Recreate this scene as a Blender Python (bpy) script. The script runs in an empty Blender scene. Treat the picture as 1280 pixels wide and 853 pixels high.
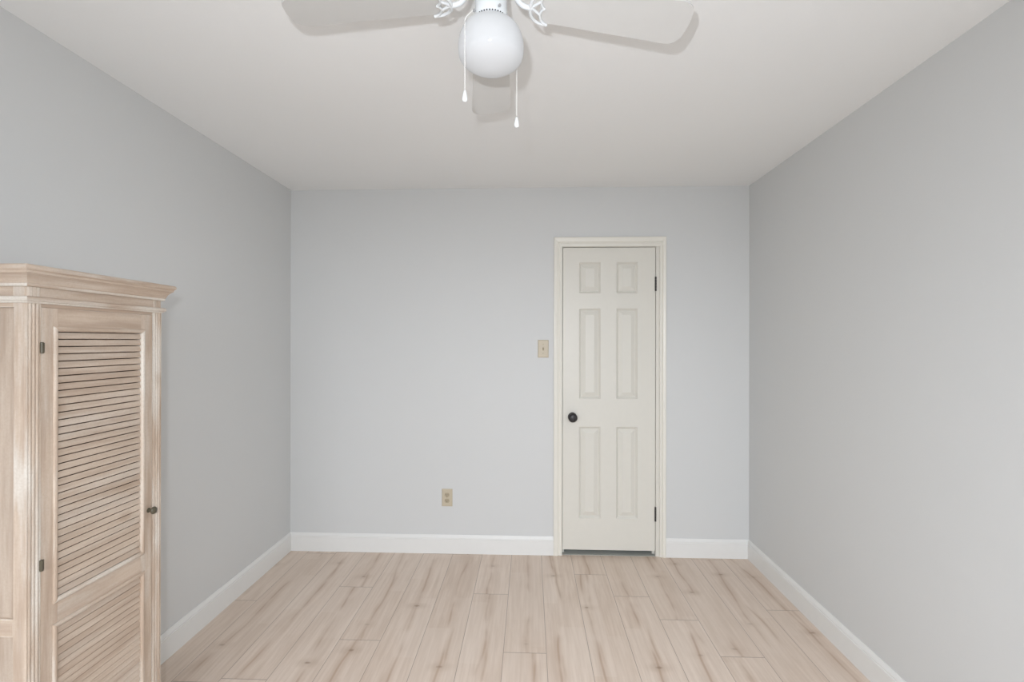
import bpy, bmesh, math, random
from mathutils import Vector, Matrix, Euler

random.seed(7)
sc = bpy.context.scene
COL = sc.collection
pi = math.pi

# ------------------------------------------------------------------ camera
XL, XR, YB, YF, H = -1.528, 1.528, 3.2232, -0.69, 2.44      # room shell
cam_d = bpy.data.cameras.new('camera')
cam = bpy.data.objects.new('camera', cam_d)
COL.objects.link(cam)
cam_d.sensor_fit = 'HORIZONTAL'
cam_d.sensor_width = 36.0
cam_d.lens = 605.0 / 1280.0 * 36.0
cam_d.clip_start = 0.02
yaw, pit, rol = 0.03684, 0.00095, 0.00174
fw = Vector((-math.sin(yaw) * math.cos(pit), math.cos(yaw) * math.cos(pit), math.sin(pit)))
rt = Vector((math.cos(yaw), math.sin(yaw), 0))
up = rt.cross(fw)
r2 = rt * math.cos(rol) + up * math.sin(rol)
u2 = -rt * math.sin(rol) + up * math.cos(rol)
cam.matrix_world = Matrix(((r2.x, u2.x, -fw.x, 0.0929), (r2.y, u2.y, -fw.y, 0.0),
                           (r2.z, u2.z, -fw.z, 1.4164), (0, 0, 0, 1)))
sc.camera = cam

# ------------------------------------------------------------------ light and exposure
sc.view_settings.view_transform = 'Standard'
sc.view_settings.look = 'None'
sc.view_settings.gamma = 1.0
sc.view_settings.use_curve_mapping = False
sc.view_settings.exposure = 0.0
sc.cycles.max_bounces = 14
sc.cycles.diffuse_bounces = 9
sc.cycles.glossy_bounces = 4
sc.cycles.use_denoising = True

SKY = 11.35
world = bpy.data.worlds.new('daylight')
sc.world = world
world.use_nodes = True
wb = world.node_tree.nodes['Background']
wt = world.node_tree
geo = wt.nodes.new('ShaderNodeTexCoord')
sep = wt.nodes.new('ShaderNodeSeparateXYZ')
rmp = wt.nodes.new('ShaderNodeValToRGB')
mpr = wt.nodes.new('ShaderNodeMapRange')
mpr.inputs[1].default_value = -1.0
wt.links.new(geo.outputs['Generated'], sep.inputs[0])
wt.links.new(sep.outputs[2], mpr.inputs[0])
wt.links.new(mpr.outputs[0], rmp.inputs[0])
# radiance by height: steep ground, low ground, horizon, low sky, high sky
K = (0.98, 1.04, 1.115)
W_GS, W_GL, W_H, W_SL, W_SS = 0.24, 0.02, 0.52, 0.77, 1.12
el = rmp.color_ramp.elements
el[0].position, el[0].color = 0.0, (K[0] * W_GS, K[1] * W_GS, K[2] * W_GS, 1)
el[1].position, el[1].color = 1.0, (K[0] * W_SS, K[1] * W_SS, K[2] * W_SS, 1)
for p_, w_ in ((0.25, W_GS), (0.36, W_GL), (0.50, W_H), (0.64, W_SL), (0.75, W_SS)):
    e_ = el.new(p_)
    e_.color = (K[0] * w_, K[1] * w_, K[2] * w_, 1)
wt.links.new(rmp.outputs[0], wb.inputs[0])
wb.inputs[1].default_value = SKY

WX0, WX1, WZ0, WZ1 = -1.15, 1.25, 0.75, 2.15                 # window in the wall behind the camera


def area(name, loc, rot, sx, sy, power, color, portal=False, spread=pi):
    d = bpy.data.lights.new(name, 'AREA')
    d.shape = 'RECTANGLE'
    d.size, d.size_y = sx, sy
    d.energy = power
    d.color = color
    d.spread = spread
    if portal:
        d.cycles.is_portal = True
    o = bpy.data.objects.new(name, d)
    COL.objects.link(o)
    o.location = loc
    o.rotation_euler = rot
    return o


area('window_portal', ((WX0 + WX1) / 2, YF - 0.11, (WZ0 + WZ1) / 2), (pi / 2, 0, 0),
     WX1 - WX0, WZ1 - WZ0, 1, (1, 1, 1), portal=True)
FLASH = 63.0
fl = bpy.data.lights.new('camera_flash', 'SPOT')
fl.energy = FLASH
fl.color = (0.98, 1.0, 1.04)
fl.spot_size = math.radians(150)
fl.spot_blend = 1.0
fl.shadow_soft_size = 0.016
flo = bpy.data.objects.new('camera_flash', fl)
COL.objects.link(flo)
flo.location = (0.020, -0.02, 1.545)
flo.rotation_euler = (pi / 2, 0, 0)


# ------------------------------------------------------------------ node helpers
class NT:
    def __init__(self, name, rough=0.5, spec=0.5):
        self.m = bpy.data.materials.new(name)
        self.m.use_nodes = True
        self.t = self.m.node_tree
        self.b = self.t.nodes['Principled BSDF']
        self.b.inputs['Roughness'].default_value = rough
        self.b.inputs['Specular IOR Level'].default_value = spec

    def n(self, typ, **kw):
        nd = self.t.nodes.new(typ)
        for k, v in kw.items():
            setattr(nd, k, v)
        return nd

    def l(self, a, b):
        self.t.links.new(a, b)

    def put(self, sock, v):
        if isinstance(v, bpy.types.NodeSocket):
            self.l(v, sock)
        else:
            sock.default_value = v

    def math(self, op, a, b=0.0, c=0.0, clamp=False):
        nd = self.n('ShaderNodeMath', operation=op, use_clamp=clamp)
        for s, v in zip(nd.inputs, (a, b, c)):
            self.put(s, v)
        return nd.outputs[0]

    def mix(self, f, a, b, blend='MIX'):
        nd = self.n('ShaderNodeMix', data_type='RGBA', blend_type=blend)
        self.put(nd.inputs[0], f)
        self.put(nd.inputs[6], a)
        self.put(nd.inputs[7], b)
        return nd.outputs[2]

    def ramp(self, f, lo, hi):
        nd = self.n('ShaderNodeMapRange', interpolation_type='SMOOTHSTEP')
        self.put(nd.inputs[0], f)
        nd.inputs[1].default_value = lo
        nd.inputs[2].default_value = hi
        return nd.outputs[0]

    def noise(self, vec, scale, detail=3.0, rough=0.5, dim='3D'):
        nd = self.n('ShaderNodeTexNoise', noise_dimensions=dim)
        if dim == '1D':
            self.put(nd.inputs['W'], vec)
        else:
            self.put(nd.inputs['Vector'], vec)
        nd.inputs['Scale'].default_value = scale
        nd.inputs['Detail'].default_value = detail
        nd.inputs['Roughness'].default_value = rough
        return nd.outputs[0]

    def vec(self, x, y, z=0.0):
        nd = self.n('ShaderNodeCombineXYZ')
        for s, v in zip(nd.inputs, (x, y, z)):
            self.put(s, v)
        return nd.outputs[0]

    def bump(self, h, strength, dist):
        nd = self.n('ShaderNodeBump')
        nd.inputs['Strength'].default_value = strength
        nd.inputs['Distance'].default_value = dist
        self.l(h, nd.inputs['Height'])
        self.l(nd.outputs[0], self.b.inputs['Normal'])

    def col(self, v):
        self.put(self.b.inputs['Base Color'], v)


def c4(r, g, b):
    return (r, g, b, 1.0)


def paint(name, col, rough=0.6, bscale=0, bstr=0.0, var=0.0, spec=0.4):
    k = NT(name, rough, spec)
    co = k.n('ShaderNodeTexCoord').outputs['Object']
    if var:
        f = k.noise(co, 1.7, 3)
        a = c4(*[x * (1 - var) for x in col])
        b = c4(*[min(1, x * (1 + var)) for x in col])
        k.col(k.mix(f, a, b))
    else:
        f = k.noise(co, 30, 2)
        k.col(k.mix(f, c4(*[x * 0.985 for x in col]), c4(*[min(1, x * 1.015) for x in col])))
    if bscale:
        k.bump(k.noise(co, bscale, 3), bstr, 0.002)
    return k.m


M = {}
M['wall'] = paint('grey_wall_paint', (0.611, 0.619, 0.617), 0.55, 140, 0.10, 0.012, 0.35)
M['ceiling'] = paint('ceiling_paint', (0.845, 0.853, 0.850), 0.8, 90, 0.12, 0.015, 0.2)
M['trim'] = paint('white_trim_paint', (0.735, 0.735, 0.72), 0.38)
M['casing'] = paint('cream_paint_with_sheen', (0.735, 0.715, 0.650), 0.34)  # same cream paint as the door, its sheen put into a lighter colour
M['cream'] = paint('cream_door_paint', (0.665, 0.648, 0.592), 0.36)
M['almond'] = paint('almond_plastic', (0.52, 0.455, 0.345), 0.4)
M['almond_dark'] = paint('darker_almond_plastic', (0.40, 0.34, 0.245), 0.4)  # darker almond for the toggle, its slot and the receptacles
M['slot'] = paint('dark_slot', (0.03, 0.028, 0.025), 0.6)
M['fan_white'] = paint('white_enamel', (0.74, 0.765, 0.78), 0.25)
M['blade'] = paint('white_fan_blade', (0.605, 0.605, 0.592), 0.30)
M['chain'] = paint('pale_chain', (0.80, 0.79, 0.77), 0.35)
M['iron'] = paint('oil_rubbed_bronze', (0.022, 0.02, 0.022), 0.38)
M['hinge'] = paint('dark_hinge_metal', (0.035, 0.032, 0.03), 0.45)
M['brass'] = paint('aged_brass', (0.075, 0.064, 0.042), 0.4)
M['carpet'] = paint('grey_green_carpet', (0.42, 0.43, 0.40), 0.95, 300, 0.6, 0.3)
M['steel'] = paint('dull_steel', (0.34, 0.34, 0.34), 0.4)
M['screw'] = paint('screw_metal', (0.42, 0.36, 0.26), 0.4)

# white opal glass of the globe
k = NT('opal_glass', 0.12, 0.5)
k.col(c4(0.80, 0.815, 0.83))
tl = k.n('ShaderNodeBsdfTranslucent')
tl.inputs['Color'].default_value = c4(0.86, 0.87, 0.88)
mx = k.n('ShaderNodeMixShader')
mx.inputs[0].default_value = 0.50
k.l(k.b.outputs[0], mx.inputs[1])
k.l(tl.outputs[0], mx.inputs[2])
k.l(mx.outputs[0], k.t.nodes['Material Output'].inputs['Surface'])
M['opal'] = k.m

# clear window glass
k = NT('window_glass', 0.02)
tr = k.n('ShaderNodeBsdfTransparent')
gl = k.n('ShaderNodeBsdfGlossy')
gl.inputs['Roughness'].default_value = 0.02
mx = k.n('ShaderNodeMixShader')
mx.inputs[0].default_value = 0.06
k.l(tr.outputs[0], mx.inputs[1])
k.l(gl.outputs[0], mx.inputs[2])
k.l(mx.outputs[0], k.t.nodes['Material Output'].inputs['Surface'])
M['glass'] = k.m

# laminate planks: UV holds metres inside the uncut plank, 'plank' holds three random numbers
PW, PL = 0.1955, 1.22
k = NT('pale_oak_laminate', 0.42, 0.4)
uv = k.n('ShaderNodeUVMap', uv_map='plank_uv').outputs[0]
sp = k.n('ShaderNodeSeparateXYZ')
k.l(uv, sp.inputs[0])
U, V = sp.outputs[0], sp.outputs[1]
at = k.n('ShaderNodeAttribute', attribute_name='plank')
sa = k.n('ShaderNodeSeparateColor')
k.l(at.outputs['Color'], sa.inputs[0])
R1, R2, R3 = sa.outputs[0], sa.outputs[1], sa.outputs[2]
off = k.math('MULTIPLY', R1, 83.0)
Vo = k.math('ADD', V, off)
grain = k.noise(k.vec(k.math('MULTIPLY', U, 70.0), k.math('MULTIPLY', Vo, 3.2), off), 1.0, 4, 0.6)
broad = k.noise(k.vec(k.math('MULTIPLY', U, 10.0), k.math('MULTIPLY', Vo, 1.7), R2), 1.0, 4, 0.6)
base = k.mix(k.ramp(grain, 0.28, 0.72), c4(0.590, 0.475, 0.390), c4(0.690, 0.580, 0.492))
base = k.mix(k.math('MULTIPLY', k.ramp(broad, 0.48, 0.70), 0.40), base, c4(0.50, 0.385, 0.300))
# printed strips of slightly different tone inside each plank
side = k.math('GREATER_THAN', U, k.math('MULTIPLY_ADD', R2, 0.05, 0.075))
cell = k.math('FLOOR', k.math('ADD', k.math('MULTIPLY', Vo, 2.0), k.math('MULTIPLY', side, 0.43)))
wn = k.n('ShaderNodeTexWhiteNoise', noise_dimensions='2D')
k.l(k.vec(cell, side), wn.inputs['Vector'])
base = k.mix(k.math('MULTIPLY', wn.outputs[0], 0.34), base, c4(0.735, 0.640, 0.560))


# brown veins wandering along each plank
def vein_at(shift, wide, amt, lo, hi):
    wob = k.math('SUBTRACT', k.noise(k.math('ADD', Vo, shift), 0.9, 3, 0.42, '1D'), 0.5)
    uc = k.math('ADD', k.math('MULTIPLY_ADD', R3, 0.08, 0.045 + 0.03 * (shift % 1.0)), k.math('MULTIPLY', wob, 0.13))
    d = k.math('ABSOLUTE', k.math('SUBTRACT', U, uc))
    it = k.ramp(k.noise(k.math('ADD', Vo, 17.3 + shift), 1.5, 3, 0.60, '1D'), lo, hi)
    soft = k.math('MULTIPLY', k.math('SUBTRACT', 1.0, k.ramp(d, 0.002, wide)), 0.40)
    core = k.math('MULTIPLY', k.math('SUBTRACT', 1.0, k.ramp(d, 0.001, 0.009)), 0.60)
    v = k.math('MULTIPLY', k.math('ADD', soft, core), it)
    v = k.math('MULTIPLY', v, k.ramp(grain, 0.0, 0.55))
    return k.math('MULTIPLY', v, amt), uc


v1, uc = vein_at(0.0, 0.036, 0.68, 0.38, 0.60)
v2, uc2 = vein_at(5.7, 0.020, 0.62, 0.46, 0.70)
base = k.mix(v1, base, c4(0.375, 0.245, 0.165))
base = k.mix(v2, base, c4(0.400, 0.275, 0.190))
# knots sit on the first vein
vor = k.n('ShaderNodeTexVoronoi', voronoi_dimensions='1D')
vor.inputs['Scale'].default_value = 2.6
k.l(Vo, vor.inputs['W'])
sv = k.n('ShaderNodeSeparateColor')
k.l(vor.outputs['Color'], sv.inputs[0])
size = k.ramp(sv.outputs[0], 0.25, 1.0)
dk = k.math('MULTIPLY', vor.outputs['Distance'], 0.42)
du = k.math('MULTIPLY', k.math('SUBTRACT', U, k.math('MULTIPLY_ADD', sv.outputs[1], 0.02, k.math('SUBTRACT', uc, 0.01))), 0.62)
kd = k.math('SQRT', k.math('ADD', k.math('MULTIPLY', dk, dk), k.math('MULTIPLY', du, du)))
kd = k.math('ADD', kd, k.math('MULTIPLY', k.math('SUBTRACT', grain, 0.5), 0.010))
knot = k.math('MULTIPLY', k.math('SUBTRACT', 1.0, k.ramp(kd, 0.002, 0.012)), size)
base = k.mix(k.math('MULTIPLY', knot, 0.82), base, c4(0.20, 0.135, 0.095))
halo = k.math('MULTIPLY', k.math('SUBTRACT', 1.0, k.ramp(kd, 0.006, 0.050)), size)
base = k.mix(k.math('MULTIPLY', halo, 0.35), base, c4(0.40, 0.285, 0.205))
# plank to plank tone, then the thin dark joints
base = k.mix(k.math('MULTIPLY', R2, 0.16), base, c4(0.52, 0.41, 0.325))
eu = k.math('MINIMUM', U, k.math('SUBTRACT', PW, U))
ev = k.math('MINIMUM', V, k.math('SUBTRACT', PL, V))
gap = k.math('MAXIMUM', k.math('SUBTRACT', 1.0, k.ramp(eu, 0.0005, 0.0018)),
             k.math('MULTIPLY', k.math('SUBTRACT', 1.0, k.ramp(ev, 0.0007, 0.0030)), 0.8))
base = k.mix(k.math('MULTIPLY', gap, 0.72), base, c4(0.17, 0.125, 0.095))
k.col(base)
k.bump(k.math('SUBTRACT', k.math('MULTIPLY', grain, 0.15), gap), 0.25, 0.0012)
M['floor'] = k.m


# whitewashed pine with the grain along one axis of the object
def pine(name, axis, seed, white=0.45, tone=1.0):
    k = NT(name, 0.62, 0.3)
    co = k.n('ShaderNodeTexCoord').outputs['Object']
    mp = k.n('ShaderNodeMapping')
    k.l(co, mp.inputs[0])
    s = [42.0, 42.0, 42.0]
    s[axis] = 3.2
    mp.inputs['Scale'].default_value = s
    mp.inputs['Location'].default_value = (seed, seed * 1.7, seed * 0.6)
    g = k.noise(mp.outputs[0], 1.0, 5, 0.62)
    mp2 = k.n('ShaderNodeMapping')
    k.l(co, mp2.inputs[0])
    s = [16.0, 16.0, 16.0]
    s[axis] = 2.4
    mp2.inputs['Scale'].default_value = s
    mp2.inputs['Location'].default_value = (seed * 2.1, seed, seed * 3.3)
    w = k.noise(mp2.outputs[0], 1.0, 4, 0.6)
    T = lambda r, g_, b: c4(r * tone, g_ * tone, b * tone)
    base = k.mix(k.ramp(g, 0.32, 0.68), T(0.380, 0.290, 0.222), T(0.500, 0.405, 0.325))
    base = k.mix(k.math('MULTIPLY', k.ramp(w, 0.42, 0.68), white), base, T(0.600, 0.560, 0.505))
    fine = k.noise(co, 170.0, 2, 0.6)
    base = k.mix(k.math('MULTIPLY', k.ramp(fine, 0.35, 0.75), 0.22), base, T(0.36, 0.275, 0.205))
    # a few knots stretched along the grain
    mp3 = k.n('ShaderNodeMapping')
    k.l(co, mp3.inputs[0])
    s = [7.0, 7.0, 7.0]
    s[axis] = 4.0
    mp3.inputs['Scale'].default_value = s
    mp3.inputs['Location'].default_value = (seed * 0.7, seed * 1.3, seed * 2.9)
    vo = k.n('ShaderNodeTexVoronoi')
    vo.inputs['Scale'].default_value = 1.0
    k.l(mp3.outputs[0], vo.inputs['Vector'])
    vs_ = k.n('ShaderNodeSeparateColor')
    k.l(vo.outputs['Color'], vs_.inputs[0])
    kn = k.math('MULTIPLY', k.math('SUBTRACT', 1.0, k.ramp(vo.outputs['Distance'], 0.05, 0.17)),
                k.math('GREATER_THAN', vs_.outputs[0], 0.55))
    base = k.mix(k.math('MULTIPLY', kn, 0.5), base, T(0.30, 0.205, 0.135))
    k.col(base)
    k.bump(g, 0.25, 0.002)
    return k.m


M['pine_z'] = pine('whitewashed_pine_upright', 2, 3.1, 0.60)
M['pine_y'] = pine('whitewashed_pine_across', 1, 8.7, 0.40)
M['pine_x'] = pine('whitewashed_pine_deep', 0, 5.3, 0.45)
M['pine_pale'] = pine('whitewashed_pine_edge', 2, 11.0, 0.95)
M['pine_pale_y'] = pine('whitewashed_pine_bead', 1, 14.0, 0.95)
M['pine_slat'] = pine('whitewashed_pine_slat', 1, 6.4, 0.30, 0.98)
M['pine_panel'] = pine('whitewashed_pine_panel', 2, 21.0, 0.15, 0.88)  # same pine, less wash, colour darkened to offset strong light on the side
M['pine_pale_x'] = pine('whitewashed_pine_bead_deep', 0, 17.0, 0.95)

# ------------------------------------------------------------------ mesh helpers
ORG = {}                                                     # world origin of every parent object


def obj(name, bm, mats, parent=None, smooth=False, origin=None, bevel=0.0, seg=2):
    if not isinstance(mats, (list, tuple)):
        mats = [mats]
    if origin is None:
        origin = ORG.get(parent.name, Vector()) if parent else Vector()
    origin = Vector(origin)
    bmesh.ops.recalc_face_normals(bm, faces=bm.faces)
    if bevel:
        es = [e for e in bm.edges if len(e.link_faces) == 2 and e.calc_face_angle(0) > 0.6]
        bmesh.ops.bevel(bm, geom=es, offset=bevel, segments=seg, affect='EDGES', profile=0.6, clamp_overlap=True)
    bmesh.ops.translate(bm, verts=bm.verts, vec=-origin)
    me = bpy.data.meshes.new(name)
    bm.to_mesh(me)
    bm.free()
    for m in mats:
        me.materials.append(m)
    if smooth:
        me.polygons.foreach_set('use_smooth', [True] * len(me.polygons))
    o = bpy.data.objects.new(name, me)
    COL.objects.link(o)
    if parent:
        o.parent = parent
        o.location = origin - ORG.get(parent.name, Vector())
    else:
        o.location = origin
    ORG[o.name] = origin
    return o


def smooth_by_angle(o, ang=35):
    me = o.data
    me.polygons.foreach_set('use_smooth', [True] * len(me.polygons))
    b = bmesh.new()
    b.from_mesh(me)
    for e in b.edges:
        if len(e.link_faces) == 2 and e.calc_face_angle(0) > math.radians(ang):
            e.smooth = False
    b.to_mesh(me)
    b.free()


def box(bm, x0, x1, y0, y1, z0, z1, mi=0):
    vs = [bm.verts.new(p) for p in ((x0, y0, z0), (x1, y0, z0), (x1, y1, z0), (x0, y1, z0),
                                    (x0, y0, z1), (x1, y0, z1), (x1, y1, z1), (x0, y1, z1))]
    for f in ((0, 3, 2, 1), (4, 5, 6, 7), (0, 1, 5, 4), (1, 2, 6, 5), (2, 3, 7, 6), (3, 0, 4, 7)):
        bm.faces.new([vs[i] for i in f]).material_index = mi
    return vs


def prism(bm, pts, vec, mi=0):
    """extrude the closed polygon pts (3D) along vec"""
    a = [bm.verts.new(p) for p in pts]
    b = [bm.verts.new(Vector(p) + Vector(vec)) for p in pts]
    bm.faces.new(a).material_index = mi
    bm.faces.new(b[::-1]).material_index = mi
    n = len(a)
    for i in range(n):
        bm.faces.new((a[i], b[i], b[(i + 1) % n], a[(i + 1) % n])).material_index = mi


def lathe(bm, prof, axis=Vector((0, 0, 1)), org=Vector(), seg=48, mi=0):
    """prof: list of (radius, height along axis)"""
    axis = Vector(axis).normalized()
    ref = Vector((1, 0, 0)) if abs(axis.x) < 0.9 else Vector((0, 1, 0))
    e1 = axis.cross(ref).normalized()
    e2 = axis.cross(e1)
    rings = []
    for r, h in prof:
        c = Vector(org) + axis * h
        if r < 1e-6:
            rings.append([bm.verts.new(c)])
        else:
            rings.append([bm.verts.new(c + (e1 * math.cos(2 * pi * i / seg) + e2 * math.sin(2 * pi * i / seg)) * r)
                          for i in range(seg)])
    for a, b in zip(rings, rings[1:]):
        if len(a) == 1 and len(b) == 1:
            continue
        for i in range(seg):
            j = (i + 1) % seg
            if len(a) == 1:
                f = bm.faces.new((a[0], b[i], b[j]))
            elif len(b) == 1:
                f = bm.faces.new((a[i], b[0], a[j]))
            else:
                f = bm.faces.new((a[i], b[i], b[j], a[j]))
            f.material_index = mi
    for rg, rev in ((rings[0], True), (rings[-1], False)):
        if len(rg) > 2:
            bm.faces.new(rg[::-1] if rev else rg).material_index = mi


def tube(bm, pts, rad, seg=10, mi=0):
    pts = [Vector(p) for p in pts]
    rads = rad if isinstance(rad, (list, tuple)) else [rad] * len(pts)
    t0 = (pts[1] - pts[0]).normalized()
    nrm = t0.cross(Vector((0.123, 0.456, 0.881))).normalized()
    rings = []
    for i, p in enumerate(pts):
        if i == 0:
            t = t0
        elif i == len(pts) - 1:
            t = (pts[i] - pts[i - 1]).normalized()
        else:
            t = ((pts[i + 1] - p).normalized() + (p - pts[i - 1]).normalized()).normalized()
        nrm = (nrm - t * nrm.dot(t)).normalized()
        bn = t.cross(nrm)
        rings.append([bm.verts.new(p + (nrm * math.cos(2 * pi * j / seg) + bn * math.sin(2 * pi * j / seg)) * rads[i])
                      for j in range(seg)])
    for a, b in zip(rings, rings[1:]):
        for j in range(seg):
            bm.faces.new((a[j], b[j], b[(j + 1) % seg], a[(j + 1) % seg])).material_index = mi
    bm.faces.new(rings[0][::-1]).material_index = mi
    bm.faces.new(rings[-1]).material_index = mi


def spline(pts, n=8):
    """Catmull-Rom through pts"""
    P = [Vector(p) for p in pts]
    P = [P[0] * 2 - P[1]] + P + [P[-1] * 2 - P[-2]]
    out = []
    for i in range(1, len(P) - 2):
        for s in range(n):
            t = s / n
            a, b, c, d = P[i - 1], P[i], P[i + 1], P[i + 2]
            out.append(0.5 * ((2 * b) + (c - a) * t + (2 * a - 5 * b + 4 * c - d) * t * t + (3 * b - a - 3 * c + d) * t ** 3))
    out.append(P[-2])
    return out


def sphere(bm, c, r, seg=20, rings=12, sq=(1, 1, 1)):
    res = bmesh.ops.create_uvsphere(bm, u_segments=seg, v_segments=rings, radius=r)
    for v in res['verts']:
        v.co = Vector((v.co.x * sq[0], v.co.y * sq[1], v.co.z * sq[2])) + Vector(c)


def empty(name, loc, label, cat, group=None):
    o = bpy.data.objects.new(name, None)
    COL.objects.link(o)
    o.location = loc
    o.empty_display_size = 0.1
    ORG[o.name] = Vector(loc)
    o['label'] = label
    o['category'] = cat
    if group:
        o['group'] = group
    return o


def struct(name, bm, mats, label=None, cat=None, **kw):
    o = obj(name, bm, mats, **kw)
    o['kind'] = 'structure'
    if label:
        o['label'] = label
        o['category'] = cat
    return o


# ------------------------------------------------------------------ room shell
T = 0.10
DX0, DX1, DZ1 = 0.3035, 0.9535, 2.0465                       # rough door opening
bm = bmesh.new()
for x0, x1, z0, z1 in ((XL - T, DX0, 0, H), (DX1, XR + T, 0, H), (DX0, DX1, DZ1, H)):
    box(bm, x0, x1, YB, YB + T, z0, z1)
struct('wall_back', bm, M['wall'], 'pale grey end wall with the white panel door in it', 'wall')
bm = bmesh.new()
box(bm, XL - T, XL, YF - T, YB, 0, H)
struct('wall_left', bm, M['wall'], 'pale grey long wall behind the louvered wardrobe', 'wall')
bm = bmesh.new()
box(bm, XR, XR + T, YF - T, YB, 0, H)
struct('wall_right', bm, M['wall'], 'bare pale grey long wall to the right of the door', 'wall')
bm = bmesh.new()
for x0, x1, z0, z1 in ((XL, WX0, 0, H), (WX1, XR, 0, H), (WX0, WX1, 0, WZ0), (WX0, WX1, WZ1, H)):
    box(bm, x0, x1, YF - T, YF, z0, z1)
struct('wall_front', bm, M['wall'], 'pale grey wall with the window, opposite the door', 'wall')
bm = bmesh.new()
box(bm, XL - T, XR + T, YF - T, YB + T, H, H + 0.08)
struct('ceiling', bm, M['ceiling'], 'flat off-white ceiling that carries the fan', 'ceiling')

# window behind the camera: frame, one mullion, panes
bm = bmesh.new()
fwd = 0.045
for x0, x1, z0, z1 in ((WX0, WX0 + fwd, WZ0, WZ1), (WX1 - fwd, WX1, WZ0, WZ1),
                       (WX0 + fwd, WX1 - fwd, WZ0, WZ0 + fwd), (WX0 + fwd, WX1 - fwd, WZ1 - fwd, WZ1),
                       ((WX0 + WX1) / 2 - 0.025, (WX0 + WX1) / 2 + 0.025, WZ0 + fwd, WZ1 - fwd)):
    box(bm, x0, x1, YF - 0.08, YF - 0.03, z0, z1)
win = struct('window_1', bm, M['trim'], 'wide white-framed window opposite the door', 'window')
bm = bmesh.new()
box(bm, WX0 + 0.02, WX1 - 0.02, YF - 0.057, YF - 0.053, WZ0 + 0.02, WZ1 - 0.02)
obj('window_pane', bm, M['glass'], win)

# floor: one face per plank, running towards the door
ENDS = {-7: 2.588, -6: 1.96, -5: 1.985, -4: 2.755, -3: 2.266, -2: 1.985, -1: 3.20, 0: 2.707, 1: 2.202, 2: 1.99,
        3: 2.957, 4: 2.712, 5: 2.493, 6: 2.211, 7: 1.97, 8: 2.604}
SEAM0 = -0.025                                               # the joint at the left side of column 1
bm = bmesh.new()
uvl = bm.loops.layers.uv.new('plank_uv')
cl = bm.loops.layers.float_color.new('plank')
for c in range(-8, 10):
    x0 = SEAM0 + (c - 1) * PW
    a, b = max(x0, XL), min(x0 + PW, XR)
    if b - a < 1e-4:
        continue
    e = ENDS.get(c, 2.4)
    kk = math.floor((YF - e) / PL) - 1
    for q in range(kk, kk + 9):
        y0 = e + q * PL
        ya, yb = max(y0, YF - T), min(y0 + PL, YB + 0.001)
        if yb - ya < 1e-4:
            continue
        rnd = (random.random(), random.random(), random.random(), 1)
        f = bm.faces.new([bm.verts.new(p) for p in ((a, ya, 0), (b, ya, 0), (b, yb, 0), (a, yb, 0))])
        for lp in f.loops:
            lp[uvl].uv = (lp.vert.co.x - x0, lp.vert.co.y - y0)
            lp[cl] = rnd
# slab under the planks gives the floor its thickness
vs = box(bm, XL, XR, YF - T, YB + 0.001, -0.06, -0.0005)
struct('floor', bm, M['floor'], 'pale oak laminate floor with planks running to the door', 'floor')
# the closet floor and an added unseen shell that keeps the gap dark
bm = bmesh.new()
box(bm, DX0 - 0.1, DX1 + 0.1, YB + 0.001, YB + 0.75, -0.06, 0.002)
struct('floor_closet', bm, M['carpet'], 'grey carpet seen through the gap under the door', 'floor')
bm = bmesh.new()
box(bm, DX0 - 0.2, DX0 - 0.1, YB + T, YB + 0.75, 0, H)
box(bm, DX1 + 0.1, DX1 + 0.2, YB + T, YB + 0.75, 0, H)
box(bm, DX0 - 0.2, DX1 + 0.2, YB + 0.75, YB + 0.85, 0, H)
box(bm, DX0 - 0.2, DX1 + 0.2, YB + T, YB + 0.85, H, H + 0.08)
struct('closet_dark_box', bm, M['wall'], 'added unseen box that darkens the space beyond the door', 'wall')

# baseboards: flat face with an eased, stepped top
BB = [(0, 0), (0.0135, 0.0), (0.0135, 0.096), (0.0105, 0.0975), (0.0110, 0.1040), (0.0085, 0.1120), (0.0050, 0.1180), (0.0035, 0.122), (0, 0.122)]


def baseboard(name, p0, p1, nrm, label, m0=0, m1=0):
    """p0->p1 along the wall, nrm into the room; m0/m1 = 1 mitres that end"""
    p0, p1, nrm = Vector(p0), Vector(p1), Vector(nrm)
    d = (p1 - p0).normalized()
    bm = bmesh.new()
    A = [bm.verts.new(p0 + nrm * o + d * (o * m0) + Vector((0, 0, z))) for o, z in BB]
    B = [bm.verts.new(p1 + nrm * o - d * (o * m1) + Vector((0, 0, z))) for o, z in BB]
    n = len(A)
    bm.faces.new(A)
    bm.faces.new(B[::-1])
    for i in range(n):
        bm.faces.new((A[i], B[i], B[(i + 1) % n], A[(i + 1) % n]))
    return struct(name, bm, M['trim'], label, 'baseboard')


baseboard('baseboard_left', (XL, YF, 0), (XL, YB, 0), (1, 0, 0), 'white baseboard along the wall behind the wardrobe', 1, 1)
baseboard('baseboard_right', (XR, YF, 0), (XR, YB, 0), (-1, 0, 0), 'white baseboard along the bare long wall', 1, 1)
baseboard('baseboard_back', (XL, YB, 0), (0.2515, YB, 0), (0, -1, 0), 'long white baseboard under the outlet, up to the door', 1, 0)
baseboard('baseboard_back_right', (0.9875, YB, 0), (XR, YB, 0), (0, -1, 0), 'short white baseboard between door and corner', 0, 1)
baseboard('baseboard_front', (XL, YF, 0), (XR, YF, 0), (0, 1, 0), 'white baseboard under the window', 1, 1)

# ------------------------------------------------------------------ door casing, jamb, door
CAS_L, CAS_R, CAS_T = 0.2515, 0.9875, 2.1075
IN_L, IN_R, IN_T = 0.3075, 0.9470, 2.0445
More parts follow.
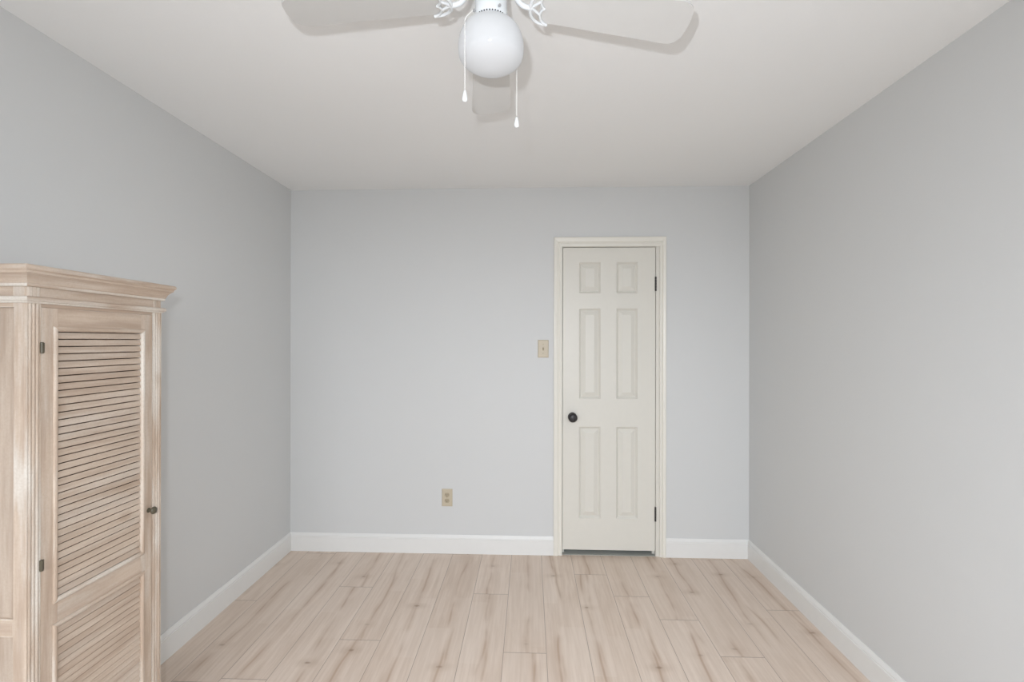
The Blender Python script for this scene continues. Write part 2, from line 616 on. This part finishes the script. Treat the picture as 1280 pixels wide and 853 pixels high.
# (fraction across the casing from its inner edge, projection from the wall)
CP = [(0.0, 0.0), (0.0, 0.010), (0.06, 0.0125), (0.20, 0.0135), (0.34, 0.0115), (0.40, 0.0095), (0.44, 0.0095), (0.50, 0.0150),
      (0.62, 0.0165), (0.86, 0.0185), (0.96, 0.0180), (1.0, 0.0150), (1.0, 0.0)]
bm = bmesh.new()
loops = []
for t, o in CP:
    xl, xr, zt = IN_L + (CAS_L - IN_L) * t, IN_R + (CAS_R - IN_R) * t, IN_T + (CAS_T - IN_T) * t
    loops.append([bm.verts.new((x, YB - o, z)) for x, z in ((xl, 0), (xl, zt), (xr, zt), (xr, 0))])
n = len(loops)
for i in range(n):
    a, b = loops[i], loops[(i + 1) % n]
    for j in range(3):
        bm.faces.new((a[j], a[j + 1], b[j + 1], b[j]))
bm.faces.new([l[0] for l in loops])
bm.faces.new([l[3] for l in loops][::-1])
cas = struct('trim_1', bm, M['casing'], 'cream moulded casing around the panel door', 'door casing')
bm = bmesh.new()
DF = YB + 0.004                                              # front face of the door leaf
SX0, SX1, SZ0, SZ1 = 0.3120, 0.9205, 0.0350, 2.0400
box(bm, DX0, SX0 - 0.003, YB, YB + T, 0, DZ1)
box(bm, SX1 + 0.003, DX1, YB + 0.0005, YB + T, 0, DZ1)
box(bm, SX0 - 0.003, SX1 + 0.003, YB, YB + T, SZ1 + 0.003, DZ1)
obj('door_jamb', bm, M['cream'], cas)
# stop behind the leaf keeps the gap dark
bm = bmesh.new()
box(bm, SX0 - 0.003, SX0 + 0.012, DF + 0.036, DF + 0.046, 0, SZ1 + 0.003)
box(bm, SX1 - 0.012, SX1 + 0.003, DF + 0.036, DF + 0.046, 0, SZ1 + 0.003)
box(bm, SX0 + 0.012, SX1 - 0.012, DF + 0.036, DF + 0.046, SZ1 - 0.012, SZ1 + 0.003)
obj('door_stop', bm, M['cream'], cas)

# six-panel leaf
px = [(0.4195, 0.5615), (0.6660, 0.8050)]
pz = [(0.2440, 0.8510), (1.0370, 1.6355), (1.7380, 1.9425)]
bm = bmesh.new()
xs = [SX0, px[0][0], px[0][1], px[1][0], px[1][1], SX1]
zs = [SZ0, pz[0][0], pz[0][1], pz[1][0], pz[1][1], pz[2][0], pz[2][1], SZ1]
gv = [[bm.verts.new((x, DF, z)) for z in zs] for x in xs]
RING = [(0.0015, 0.0035), (0.005, 0.0060), (0.010, 0.0120), (0.0125, 0.0140), (0.0160, 0.0140), (0.0180, 0.0115), (0.0400, 0.0030), (0.0412, 0.0018)]
for i in range(len(xs) - 1):
    for j in range(len(zs) - 1):
        q = [gv[i][j], gv[i + 1][j], gv[i + 1][j + 1], gv[i][j + 1]]
        if i in (1, 3) and j in (1, 3, 5):
            prev = q
            for ins, dep in RING:
                x0, x1, z0, z1 = xs[i] + ins, xs[i + 1] - ins, zs[j] + ins, zs[j + 1] - ins
                cur = [bm.verts.new(p) for p in ((x0, DF + dep, z0), (x1, DF + dep, z0), (x1, DF + dep, z1), (x0, DF + dep, z1))]
                for e in range(4):
                    bm.faces.new((prev[e], prev[(e + 1) % 4], cur[(e + 1) % 4], cur[e]))
                prev = cur
            bm.faces.new(prev)
        else:
            bm.faces.new(q)
# sides and back
bk = [bm.verts.new(p) for p in ((SX0, DF + 0.035, SZ0), (SX1, DF + 0.035, SZ0), (SX1, DF + 0.035, SZ1), (SX0, DF + 0.035, SZ1))]
bm.faces.new(bk[::-1])
bm.faces.new([gv[i][0] for i in range(6)][::-1] + [bk[0], bk[1]])
bm.faces.new([gv[i][7] for i in range(6)] + [bk[2], bk[3]])
bm.faces.new([gv[0][j] for j in range(8)] + [bk[3], bk[0]])
bm.faces.new([gv[5][j] for j in range(8)][::-1] + [bk[1], bk[2]])
door = struct('door_1', bm, M['cream'], 'narrow closed six-panel door in cream paint with a black knob', 'door')
# knob and rose
kx, kz = 0.3755, 0.9165
bm = bmesh.new()
lathe(bm, [(0.0, -0.001), (0.026, -0.001), (0.0295, 0.002), (0.0295, 0.006), (0.026, 0.010), (0.0, 0.010)],
      (0, -1, 0), (kx, DF, kz), 40)
rose = obj('knob_rose', bm, M['iron'], door)
smooth_by_angle(rose)
bm = bmesh.new()
lathe(bm, [(0.0, 0.009), (0.0125, 0.009), (0.012, 0.022), (0.017, 0.030), (0.0265, 0.036), (0.0300, 0.044), (0.0295, 0.052),
           (0.0255, 0.059), (0.017, 0.0635), (0.0, 0.065)], (0, -1, 0), (kx, DF, kz), 40)
kn = obj('door_knob', bm, M['iron'], door)
kn['label'] = 'black round knob'
smooth_by_angle(kn, 40)
for z0, z1 in ((1.751, 1.846), (0.232, 0.327)):
    bm = bmesh.new()
    zc = [z0 + (z1 - z0) * i / 5 for i in range(6)]
    for i in range(5):
        lathe(bm, [(0.0, zc[i]), (0.0058, zc[i]), (0.0058, zc[i + 1] - 0.0012), (0.0, zc[i + 1] - 0.0012)],
              (0, 0, 1), (SX1 + 0.0015, DF - 0.004, 0), 16)
    box(bm, SX1 + 0.0002, SX1 + 0.0028, DF - 0.004, DF + 0.030, z0, z1)
    hg = obj('hinge', bm, M['hinge'], door)
    hg['label'] = 'black hinge'

# ------------------------------------------------------------------ switch and outlet on the end wall
def plate(bm, x0, x1, z0, z1, y, t=0.006):
    cx, cz = (x0 + x1) / 2, (z0 + z1) / 2
    a, b = (x1 - x0) / 2, (z1 - z0) / 2
    prev = None
    for ins, o in ((0, 0), (0, 0.002), (0.002, 0.0045), (0.006, t)):
        cur = [bm.verts.new((cx + s * (a - ins), y - o, cz + u * (b - ins))) for s, u in ((-1, -1), (1, -1), (1, 1), (-1, 1))]
        if prev:
            for e in range(4):
                bm.faces.new((prev[e], prev[(e + 1) % 4], cur[(e + 1) % 4], cur[e]))
        else:
            bm.faces.new(cur[::-1])
        prev = cur
    bm.faces.new(prev)


def screw(parent, x, z, y):
    bm = bmesh.new()
    lathe(bm, [(0, -0.001), (0.0038, -0.001), (0.0038, 0.0006), (0.0028, 0.0014), (0, 0.0016)], (0, -1, 0), (x, y, z), 16)
    obj('screw', bm, M['screw'], parent)


cx, cz = 0.1818, 1.3680
sw = empty('light_switch', (cx, YB, cz), 'almond toggle light switch on the wall beside the door', 'light switch')
bm = bmesh.new()
plate(bm, cx - 0.0355, cx + 0.0355, cz - 0.0585, cz + 0.0585, YB)
obj('switch_plate', bm, M['almond'], sw)
bm = bmesh.new()
box(bm, cx - 0.0055, cx + 0.0055, YB - 0.0066, YB - 0.004, cz - 0.0125, cz + 0.0125)
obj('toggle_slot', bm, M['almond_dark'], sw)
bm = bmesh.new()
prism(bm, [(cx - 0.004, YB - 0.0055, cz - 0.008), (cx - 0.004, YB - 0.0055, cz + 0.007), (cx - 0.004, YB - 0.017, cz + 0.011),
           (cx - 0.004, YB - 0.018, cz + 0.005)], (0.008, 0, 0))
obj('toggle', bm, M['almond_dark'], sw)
for s in (-1, 1):
    screw(sw, cx, cz + s * 0.030, YB - 0.006)

cx, cz = -0.4582, 0.3705
ol = empty('wall_outlet', (cx, YB, cz), 'almond double power outlet low on the wall above the baseboard', 'outlet')
bm = bmesh.new()
plate(bm, cx - 0.0355, cx + 0.0355, cz - 0.0585, cz + 0.0585, YB)
obj('outlet_plate', bm, M['almond'], ol)
for s in (-1, 1):
    zc = cz + s * 0.0195
    bm = bmesh.new()
    ring = []
    for i in range(24):
        a = 2 * pi * i / 24
        ring.append((cx + 0.0168 * math.cos(a), YB - 0.0055, zc + max(-0.0135, min(0.0135, 0.0168 * math.sin(a)))))
    prism(bm, ring, (0, -0.0022, 0))
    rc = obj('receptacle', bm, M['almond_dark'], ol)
    bm = bmesh.new()
    box(bm, cx - 0.0075, cx - 0.0052, YB - 0.0080, YB - 0.006, zc - 0.002, zc + 0.007)
    box(bm, cx + 0.0052, cx + 0.0075, YB - 0.0080, YB - 0.006, zc - 0.001, zc + 0.006)
    lathe(bm, [(0, 0), (0.0026, 0), (0.0026, 0.002), (0, 0.002)], (0, -1, 0), (cx, YB - 0.006, zc - 0.0075), 12)
    obj('socket_slots', bm, M['slot'], rc)
screw(ol, cx, cz, YB - 0.006)

# ------------------------------------------------------------------ wardrobe
BX, FX = -1.5135, -1.1271                                    # back and front of the case
Y0, Y1 = 1.1315, 1.5592                                      # camera side and far side
WT = 1.6000
wd = empty('wardrobe', ((BX + FX) / 2, (Y0 + Y1) / 2, 0),
           'small whitewashed pine wardrobe with a louvered door standing against the long wall', 'wardrobe')
DY0, DY1, DOZ0, DOZ1 = 1.1660, 1.5222, 0.1000, 1.4995       # door leaf

# case: bottom, top, back boards
bm = bmesh.new()
box(bm, BX, FX - 0.022, Y0 + 0.012, Y1 - 0.012, 0.075, 0.095, 0)
box(bm, BX, FX - 0.002, Y0 + 0.004, Y1 - 0.004, 1.500, 1.555, 1)
box(bm, BX, BX + 0.008, Y0 + 0.012, Y1 - 0.012, 0.075, 1.555, 0)
obj('case', bm, [M['pine_z'], M['pine_y']], wd)

# framed ends: stiles, rails, recessed panel
for yo, s in ((Y0, 1), (Y1, -1)):
    def Y(a, b):
        return (min(yo + s * a, yo + s * b), max(yo + s * a, yo + s * b))
    bm = bmesh.new()
    box(bm, FX - 0.0350, FX - 0.0062, *Y(0.0002, 0.020), 0.0, 1.552, 0)
    box(bm, BX, BX + 0.0400, *Y(0, 0.020), 0.0, 1.552, 0)
    for z0, z1 in ((0.060, 0.150), (0.6935, 0.7372), (1.4975, 1.552)):
        box(bm, BX + 0.040, FX - 0.035, *Y(0.0006, 0.020), z0, z1, 1)
    sf = obj('side_frame', bm, [M['pine_pale'], M['pine_x']], wd, bevel=0.0015)
    bm = bmesh.new()
    box(bm, BX + 0.030, FX - 0.030, *Y(0.009, 0.016), 0.10, 1.52)
    obj('side_panel', bm, M['pine_panel'], sf)

# front posts with a reeded face
for ya, yb in ((Y0, DY0 - 0.0015), (DY1 + 0.0015, Y1)):
    bm = bmesh.new()
    w = yb - ya
    pts = [(FX - 0.0060, ya)]
    nb = 3
    fl = 0.003
    pts += [(FX, ya), (FX, ya + fl)]
    bw = (w - 2 * fl) / nb
    for i in range(nb):
        c = ya + fl + bw * (i + 0.5)
        for q in range(7):
            a = pi * q / 6
            pts.append((FX - 0.0022 + 0.0030 * math.sin(a), c - bw / 2 * 0.98 * math.cos(a)))
    pts += [(FX, yb - fl), (FX, yb), (FX - 0.0060, yb)]
    prism(bm, [(x, y, 0.0) for x, y in pts], (0, 0, 1.512))
    obj('corner_post', bm, M['pine_pale'], wd)

# plinth rail below the door
bm = bmesh.new()
box(bm, FX - 0.020, FX - 0.001, DY0 - 0.0015, DY1 + 0.0015, 0.035, DOZ0 - 0.002)
obj('bottom_rail', bm, M['pine_y'], wd, bevel=0.001)
# frieze above the door
bm = bmesh.new()
box(bm, FX - 0.020, FX - 0.0015, DY0 - 0.0015, DY1 + 0.0015, DOZ1 + 0.0025, 1.552)
for ya, yb in ((Y0, DY0 - 0.002), (DY1 + 0.002, Y1)):
    for i in range(3):
        y_ = ya + 0.003 + (yb - ya - 0.006) * (i + 0.5) / 3
        hw = (yb - ya - 0.006) / 6.3
        box(bm, FX - 0.010, FX + 0.0008, y_ - hw, y_ + hw, 1.522, 1.552, 1)
obj('frieze', bm, [M['pine_y'], M['pine_pale']], wd, bevel=0.0008)


def ringsweep(bm, prof, mi_front=0, mi_side=1, pale=()):
    """moulding round the camera side, front and far side with mitred corners"""
    cols = []
    for o, z in prof:
        cols.append([bm.verts.new(p) for p in ((BX, Y0 - o, z), (FX + o, Y0 - o, z), (FX + o, Y1 + o, z), (BX, Y1 + o, z))])
    for i, (a, b) in enumerate(zip(cols, cols[1:])):
        for j in range(3):
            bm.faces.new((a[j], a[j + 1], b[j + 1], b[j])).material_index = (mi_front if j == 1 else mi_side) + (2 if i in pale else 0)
    bm.faces.new(cols[0]).material_index = mi_side
    bm.faces.new(cols[-1][::-1]).material_index = mi_side
    bm.faces.new([c[0] for c in cols]).material_index = mi_side
    bm.faces.new([c[3] for c in cols][::-1]).material_index = mi_side


bm = bmesh.new()
ringsweep(bm, [(-0.004, 1.5485), (0.0055, 1.5485), (0.0075, 1.5500), (0.0075, 1.5560), (0.0090, 1.5575), (0.0105, 1.5625), (0.0135, 1.5690),
               (0.0180, 1.5750), (0.0230, 1.5790), (0.0245, 1.5800), (0.0245, 1.5850), (0.0265, 1.5865), (0.0285, 1.5885), (0.0300, 1.5925), (0.0290, 1.5975),
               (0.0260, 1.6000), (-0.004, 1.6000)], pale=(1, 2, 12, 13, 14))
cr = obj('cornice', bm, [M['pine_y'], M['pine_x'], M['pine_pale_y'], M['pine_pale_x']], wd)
bm = bmesh.new()
ringsweep(bm, [(-0.004, 1.5085), (0.0030, 1.5085), (0.0045, 1.5100), (0.0050, 1.5125), (0.0085, 1.5140), (0.0105, 1.5180), (0.0095, 1.5225), (0.0060, 1.5250), (-0.004, 1.5255)])
obj('bead_moulding', bm, [M['pine_pale_y'], M['pine_pale_x']], wd)

# louvered door
DXF = FX - 0.0010
dth = 0.022
ST = 0.0425                                                  # stile with its moulding, measured on the leaf
LO = [(0.7530, 1.4400), (0.1600, 0.6745)]                    # louver openings
LY0, LY1 = 1.2090, 1.4785
bm = bmesh.new()
box(bm, DXF - dth, DXF, DY0, LY0 - 0.0002, DOZ0, DOZ1, 0)
box(bm, DXF - dth, DXF, LY1 + 0.0002, DY1, DOZ0, DOZ1, 0)
for z0, z1 in ((LO[0][1], DOZ1), (LO[1][1], LO[0][0]), (DOZ0, LO[1][0])):
    box(bm, DXF - dth, DXF - 0.0004, LY0, LY1, z0, z1, 1)
leaf = obj('door', bm, [M['pine_z'], M['pine_y']], wd, bevel=0.0009)
mw = 0.0125
for z0, z1 in LO:
    # raised bead round the opening
    bm = bmesh.new()
    lp = []
    for t, o in ((1.0, -0.001), (1.0, 0.0022), (0.80, 0.0045), (0.50, 0.0052), (0.22, 0.0042), (0.0, 0.0005), (0.0, -0.012)):
        g = mw * t
        lp.append([bm.verts.new((DXF + o, y, z)) for y, z in ((LY0 - g, z0 - g), (LY1 + g, z0 - g), (LY1 + g, z1 + g), (LY0 - g, z1 + g))])
    for a, b in zip(lp, lp[1:]):
        for j in range(4):
            bm.faces.new((a[j], a[(j + 1) % 4], b[(j + 1) % 4], b[j])).material_index = 0 if j in (1, 3) else 1
    obj('panel_moulding', bm, [M['pine_pale'], M['pine_pale_y']], leaf)
    # slats
    bm = bmesh.new()
    nsl = round((z1 - z0) / 0.0190)
    pitch = (z1 - z0) / nsl
    ang = math.radians(75)
    for i in range(nsl):
        zc = z0 + pitch * (i + 0.5) - 0.0011
        L2, t2 = 0.0081, 0.0022
        d = Vector((math.cos(ang), 0, -math.sin(ang)))       # down and out
        nn = Vector((math.sin(ang), 0, math.cos(ang)))
        c = Vector((DXF - 0.0050, 0, zc))
        sec = [c - d * L2 - nn * t2, c + d * L2 - nn * t2, c + d * L2 + nn * (t2 - 0.0006), c + d * (L2 - 0.0006) + nn * t2, c - d * L2 + nn * t2]
        prism(bm, [(p.x, LY0 + 0.0003, p.z) for p in sec], (0, LY1 - LY0 - 0.0006, 0))
    obj('louver_panel', bm, M['pine_slat'], leaf)
# knob and hinges of the door
bm = bmesh.new()
lathe(bm, [(0.0, -0.001), (0.0075, -0.001), (0.0075, 0.0015), (0.0045, 0.003), (0.0042, 0.010), (0.0075, 0.0125), (0.0112, 0.0150), (0.0118, 0.0185),
           (0.0095, 0.0220), (0.0050, 0.0240), (0.0, 0.0245)], (1, 0, 0), (DXF, 1.5085, 0.8730), 28)
wk = obj('knob', bm, M['brass'], leaf)
wk['label'] = 'small dark bronze knob'
smooth_by_angle(wk, 40)
for zc in (1.3985, 0.8540, 0.2600):
    bm = bmesh.new()
    lathe(bm, [(0, -0.014), (0.0030, -0.014), (0.0042, -0.0125), (0.0042, 0.0125), (0.0030, 0.014), (0, 0.014)], (0, 0, 1), (DXF + 0.0030, DY0 - 0.0008, zc), 14)
    box(bm, DXF - 0.001, DXF + 0.0014, DY0, DY0 + 0.0075, zc - 0.0125, zc + 0.0125)
    hg = obj('hinge', bm, M['brass'], leaf)
    hg['label'] = 'small dark metal hinge'

# ------------------------------------------------------------------ ceiling fan
FC = Vector((-0.0095, 1.255, H))
fan = empty('ceiling_fan', FC, 'white ceiling fan with an opal glass globe and two pull chains', 'ceiling fan')


def at(r, z):
    return (r, z - H)


bm = bmesh.new()
lathe(bm, [at(0, 2.4395), at(0.082, 2.4395), at(0.088, 2.430), at(0.094, 2.412), at(0.094, 2.396), at(0.088, 2.384), at(0.070, 2.378), at(0, 2.376)], (0, 0, 1), FC, 56)
mh = obj('motor_housing', bm, M['fan_white'], fan)
smooth_by_angle(mh, 35)
bm = bmesh.new()
lathe(bm, [at(0, 2.377), at(0.064, 2.377), at(0.066, 2.372), at(0.066, 2.352), at(0.062, 2.348), at(0, 2.348)], (0, 0, 1), FC, 48)
fwh = obj('flywheel', bm, M['fan_white'], fan)
smooth_by_angle(fwh, 35)
bm = bmesh.new()
lathe(bm, [at(0, 2.349), at(0.040, 2.349), at(0.0418, 2.344), at(0.0418, 2.272), at(0.0428, 2.270), at(0.0428, 2.254), at(0.0395, 2.252), at(0, 2.252)], (0, 0, 1), FC, 48)
sh = obj('switch_housing', bm, M['fan_white'], fan)
smooth_by_angle(sh, 35)
# dark beaded edge of the globe holder
bm = bmesh.new()
for i in range(36):
    a = 2 * pi * i / 36
    c = FC + Vector((0.0412 * math.cos(a), 0.0412 * math.sin(a), 2.2525 - H))
    sphere(bm, c, 0.0019, 8, 6)
obj('holder_notches', bm, M['hinge'], sh)
for a in (pi * 1.5 + 0.55, pi / 2, pi * 1.17):
    bm = bmesh.new()
    d = Vector((math.cos(a), math.sin(a), 0))
    lathe(bm, [(0, 0.040), (0.0016, 0.040), (0.0016, 0.046), (0.0036, 0.0465), (0.0036, 0.050), (0, 0.051)], d, FC + Vector((0, 0, 2.262 - H)), 12)
    obj('thumb_screw', bm, M['steel'], sh)
# opal globe
bm = bmesh.new()
prof = [(0.0360, 2.262), (0.0365, 2.2500), (0.0440, 2.2445), (0.0570, 2.2385), (0.0680, 2.2300), (0.0765, 2.2180), (0.0818, 2.2030), (0.0850, 2.1860),
        (0.0845, 2.1680), (0.0815, 2.1540), (0.0745, 2.1440), (0.0640, 2.1360), (0.0510, 2.1290), (0.0370, 2.1238), (0.0240, 2.1202), (0.0120, 2.1178), (0.0, 2.1165)]
pv = spline([(r, z, 0) for r, z in prof], 3)
lathe(bm, [at(max(0, p.x), p.y) for p in pv], (0, 0, 1), FC, 64)
gb = obj('light_globe', bm, M['opal'], fan, smooth=True)

# blade: outline in (u along the blade, v across), pitched, in the fan's own frame
PITCH = math.radians(9)
DROOP = math.radians(5.3)
BZ = 2.272 - H
ROOT = Vector((0.104, 0, BZ + 0.020))


def bl(u, v, w=0.0):
    """blade frame -> fan frame for a blade pointing along +x"""
    a = u - 0.104
    b = -v * math.sin(PITCH) + w * math.cos(PITCH)
    return ROOT + Vector((a * math.cos(DROOP) + b * math.sin(DROOP), v * math.cos(PITCH) + w * math.sin(PITCH),
                          -a * math.sin(DROOP) + b * math.cos(DROOP)))


def blade_outline():
    u0, u1, w0, w1 = 0.128, 0.521, 0.049, 0.070
    R = 0.040
    half = [(u0, 0.0), (u0, w0 * 0.55)]
    for q in range(1, 6):
        a = pi / 2 * q / 5
        half.append((u0 + 0.022 * (1 - math.cos(a)), w0 * 0.55 + w0 * 0.45 * math.sin(a)))
    for q in range(9):
        a = pi / 2 * q / 8
        half.append((u1 - R + R * math.sin(a), w1 - R + R * math.cos(a)))
    half.append((u1 + 0.003, 0.0))
    return half + [(u, -v) for u, v in half[::-1][1:-1]]


bm = bmesh.new()
prism(bm, [bl(u, v, 0.0) for u, v in blade_outline()], bl(0, 0, 0.006) - bl(0, 0, 0))
es = [e for e in bm.edges if len(e.link_faces) == 2 and e.calc_face_angle(0) > 1.0]
bmesh.ops.bevel(bm, geom=es, offset=0.0016, segments=2, affect='EDGES', profile=0.6)
blade = obj('blade', bm, M['blade'], fan, origin=FC)         # built in the fan's frame
blade.data.transform(Matrix.Translation(FC))
ORG[blade.name] = FC
# bracket: arm from the flywheel, then an open crescent under the blade root
bm = bmesh.new()
w = -0.004
arm = spline([(0.052, 0, 2.352 - H), (0.058, 0, 2.330 - H), (0.068, 0, 2.308 - H), (0.084, 0, 2.292 - H), (0.108, 0, ROOT.z - 0.006)], 7)
tube(bm, arm, [0.0075 - 0.0012 * i / (len(arm) - 1) for i in range(len(arm))], 12)
lathe(bm, [(0, -0.006), (0.012, -0.006), (0.013, -0.003), (0.013, 0.006), (0, 0.006)], (0, 0, 1), (0.053, 0, 2.350 - H - 0.004), 16)
for s in (1, -1):
    outer = spline([bl(0.104, 0, w - 0.002), bl(0.104, s * 0.014, w - 0.002), bl(0.109, s * 0.029, w - 0.001), bl(0.120, s * 0.042, w), bl(0.134, s * 0.049, w), bl(0.150, s * 0.051, w)], 6)
    tube(bm, outer, [0.0050 - 0.0016 * i / (len(outer) - 1) for i in range(len(outer))], 10)
    inner = spline([bl(0.139, 0, w), bl(0.133, s * 0.009, w), bl(0.130, s * 0.020, w), bl(0.133, s * 0.034, w), bl(0.140, s * 0.044, w), bl(0.150, s * 0.051, w)], 6)
    tube(bm, inner, 0.0033, 10)
    spoke = spline([bl(0.105, 0, w - 0.001), bl(0.117, s * 0.010, w), bl(0.130, s * 0.021, w)], 5)
    tube(bm, spoke, 0.0036, 10)
    sphere(bm, bl(0.150, s * 0.051, w), 0.0042, 12, 8)
sphere(bm, bl(0.139, 0, w), 0.0042, 12, 8)
br = obj('blade_bracket', bm, M['fan_white'], blade, origin=FC)
br.data.transform(Matrix.Translation(FC))
smooth_by_angle(br, 50)
AZ0 = math.radians(4.4)
blade.rotation_euler = (0, 0, AZ0)
for q in range(1, 4):
    b2 = blade.copy()
    COL.objects.link(b2)
    b2.parent = fan
    b2.rotation_euler = (0, 0, AZ0 + q * pi / 2)
    r_ = br.copy()
    COL.objects.link(r_)
    r_.parent = b2


# pull chains
def chain(path, zt, x, y, label):
    bm = bmesh.new()
    pts = spline(path, 6)
    tube(bm, pts, 0.0006, 6)
    # beads
    d = 0.0
    last = pts[0]
    for p in pts[1:]:
        seg = (p - last).length
        m = max(1, int(seg / 0.0042))
        for i in range(m):
            res = bmesh.ops.create_icosphere(bm, subdivisions=1, radius=0.0015)
            for v in res['verts']:
                v.co += last.lerp(p, (i + 0.5) / m)
        last = p
    ch = obj('pull_chain', bm, M['chain'], fan)
    ch['label'] = label
    bm = bmesh.new()
    lathe(bm, [(0, zt + 0.001), (0.0022, zt), (0.0035, zt - 0.004), (0.0058, zt - 0.015), (0.0066, zt - 0.021), (0.0058, zt - 0.0255), (0.003, zt - 0.0275), (0, zt - 0.028)],
          (0, 0, 1), (x, y, 0), 24)
    fp = obj('pull_pendant', bm, M['fan_white'], ch, smooth=True)


Yc = 1.1935
chain([(-0.050, 1.2400, 2.272), (-0.060, 1.222, 2.250), (-0.0685, 1.202, 2.224), (-0.0693, Yc, 2.205), (-0.0693, Yc, 2.14), (-0.0690, Yc, 2.037)], 2.038, -0.0690, Yc,
      'shorter chain in front of the globe')
Yc = 1.318
chain([(0.030, 1.270, 2.272), (0.044, 1.290, 2.262), (0.0575, 1.312, 2.244), (0.0560, Yc, 2.225), (0.0560, Yc, 2.15), (0.0560, Yc, 2.032)], 2.0275, 0.0560, Yc,
      'longer chain behind the globe')
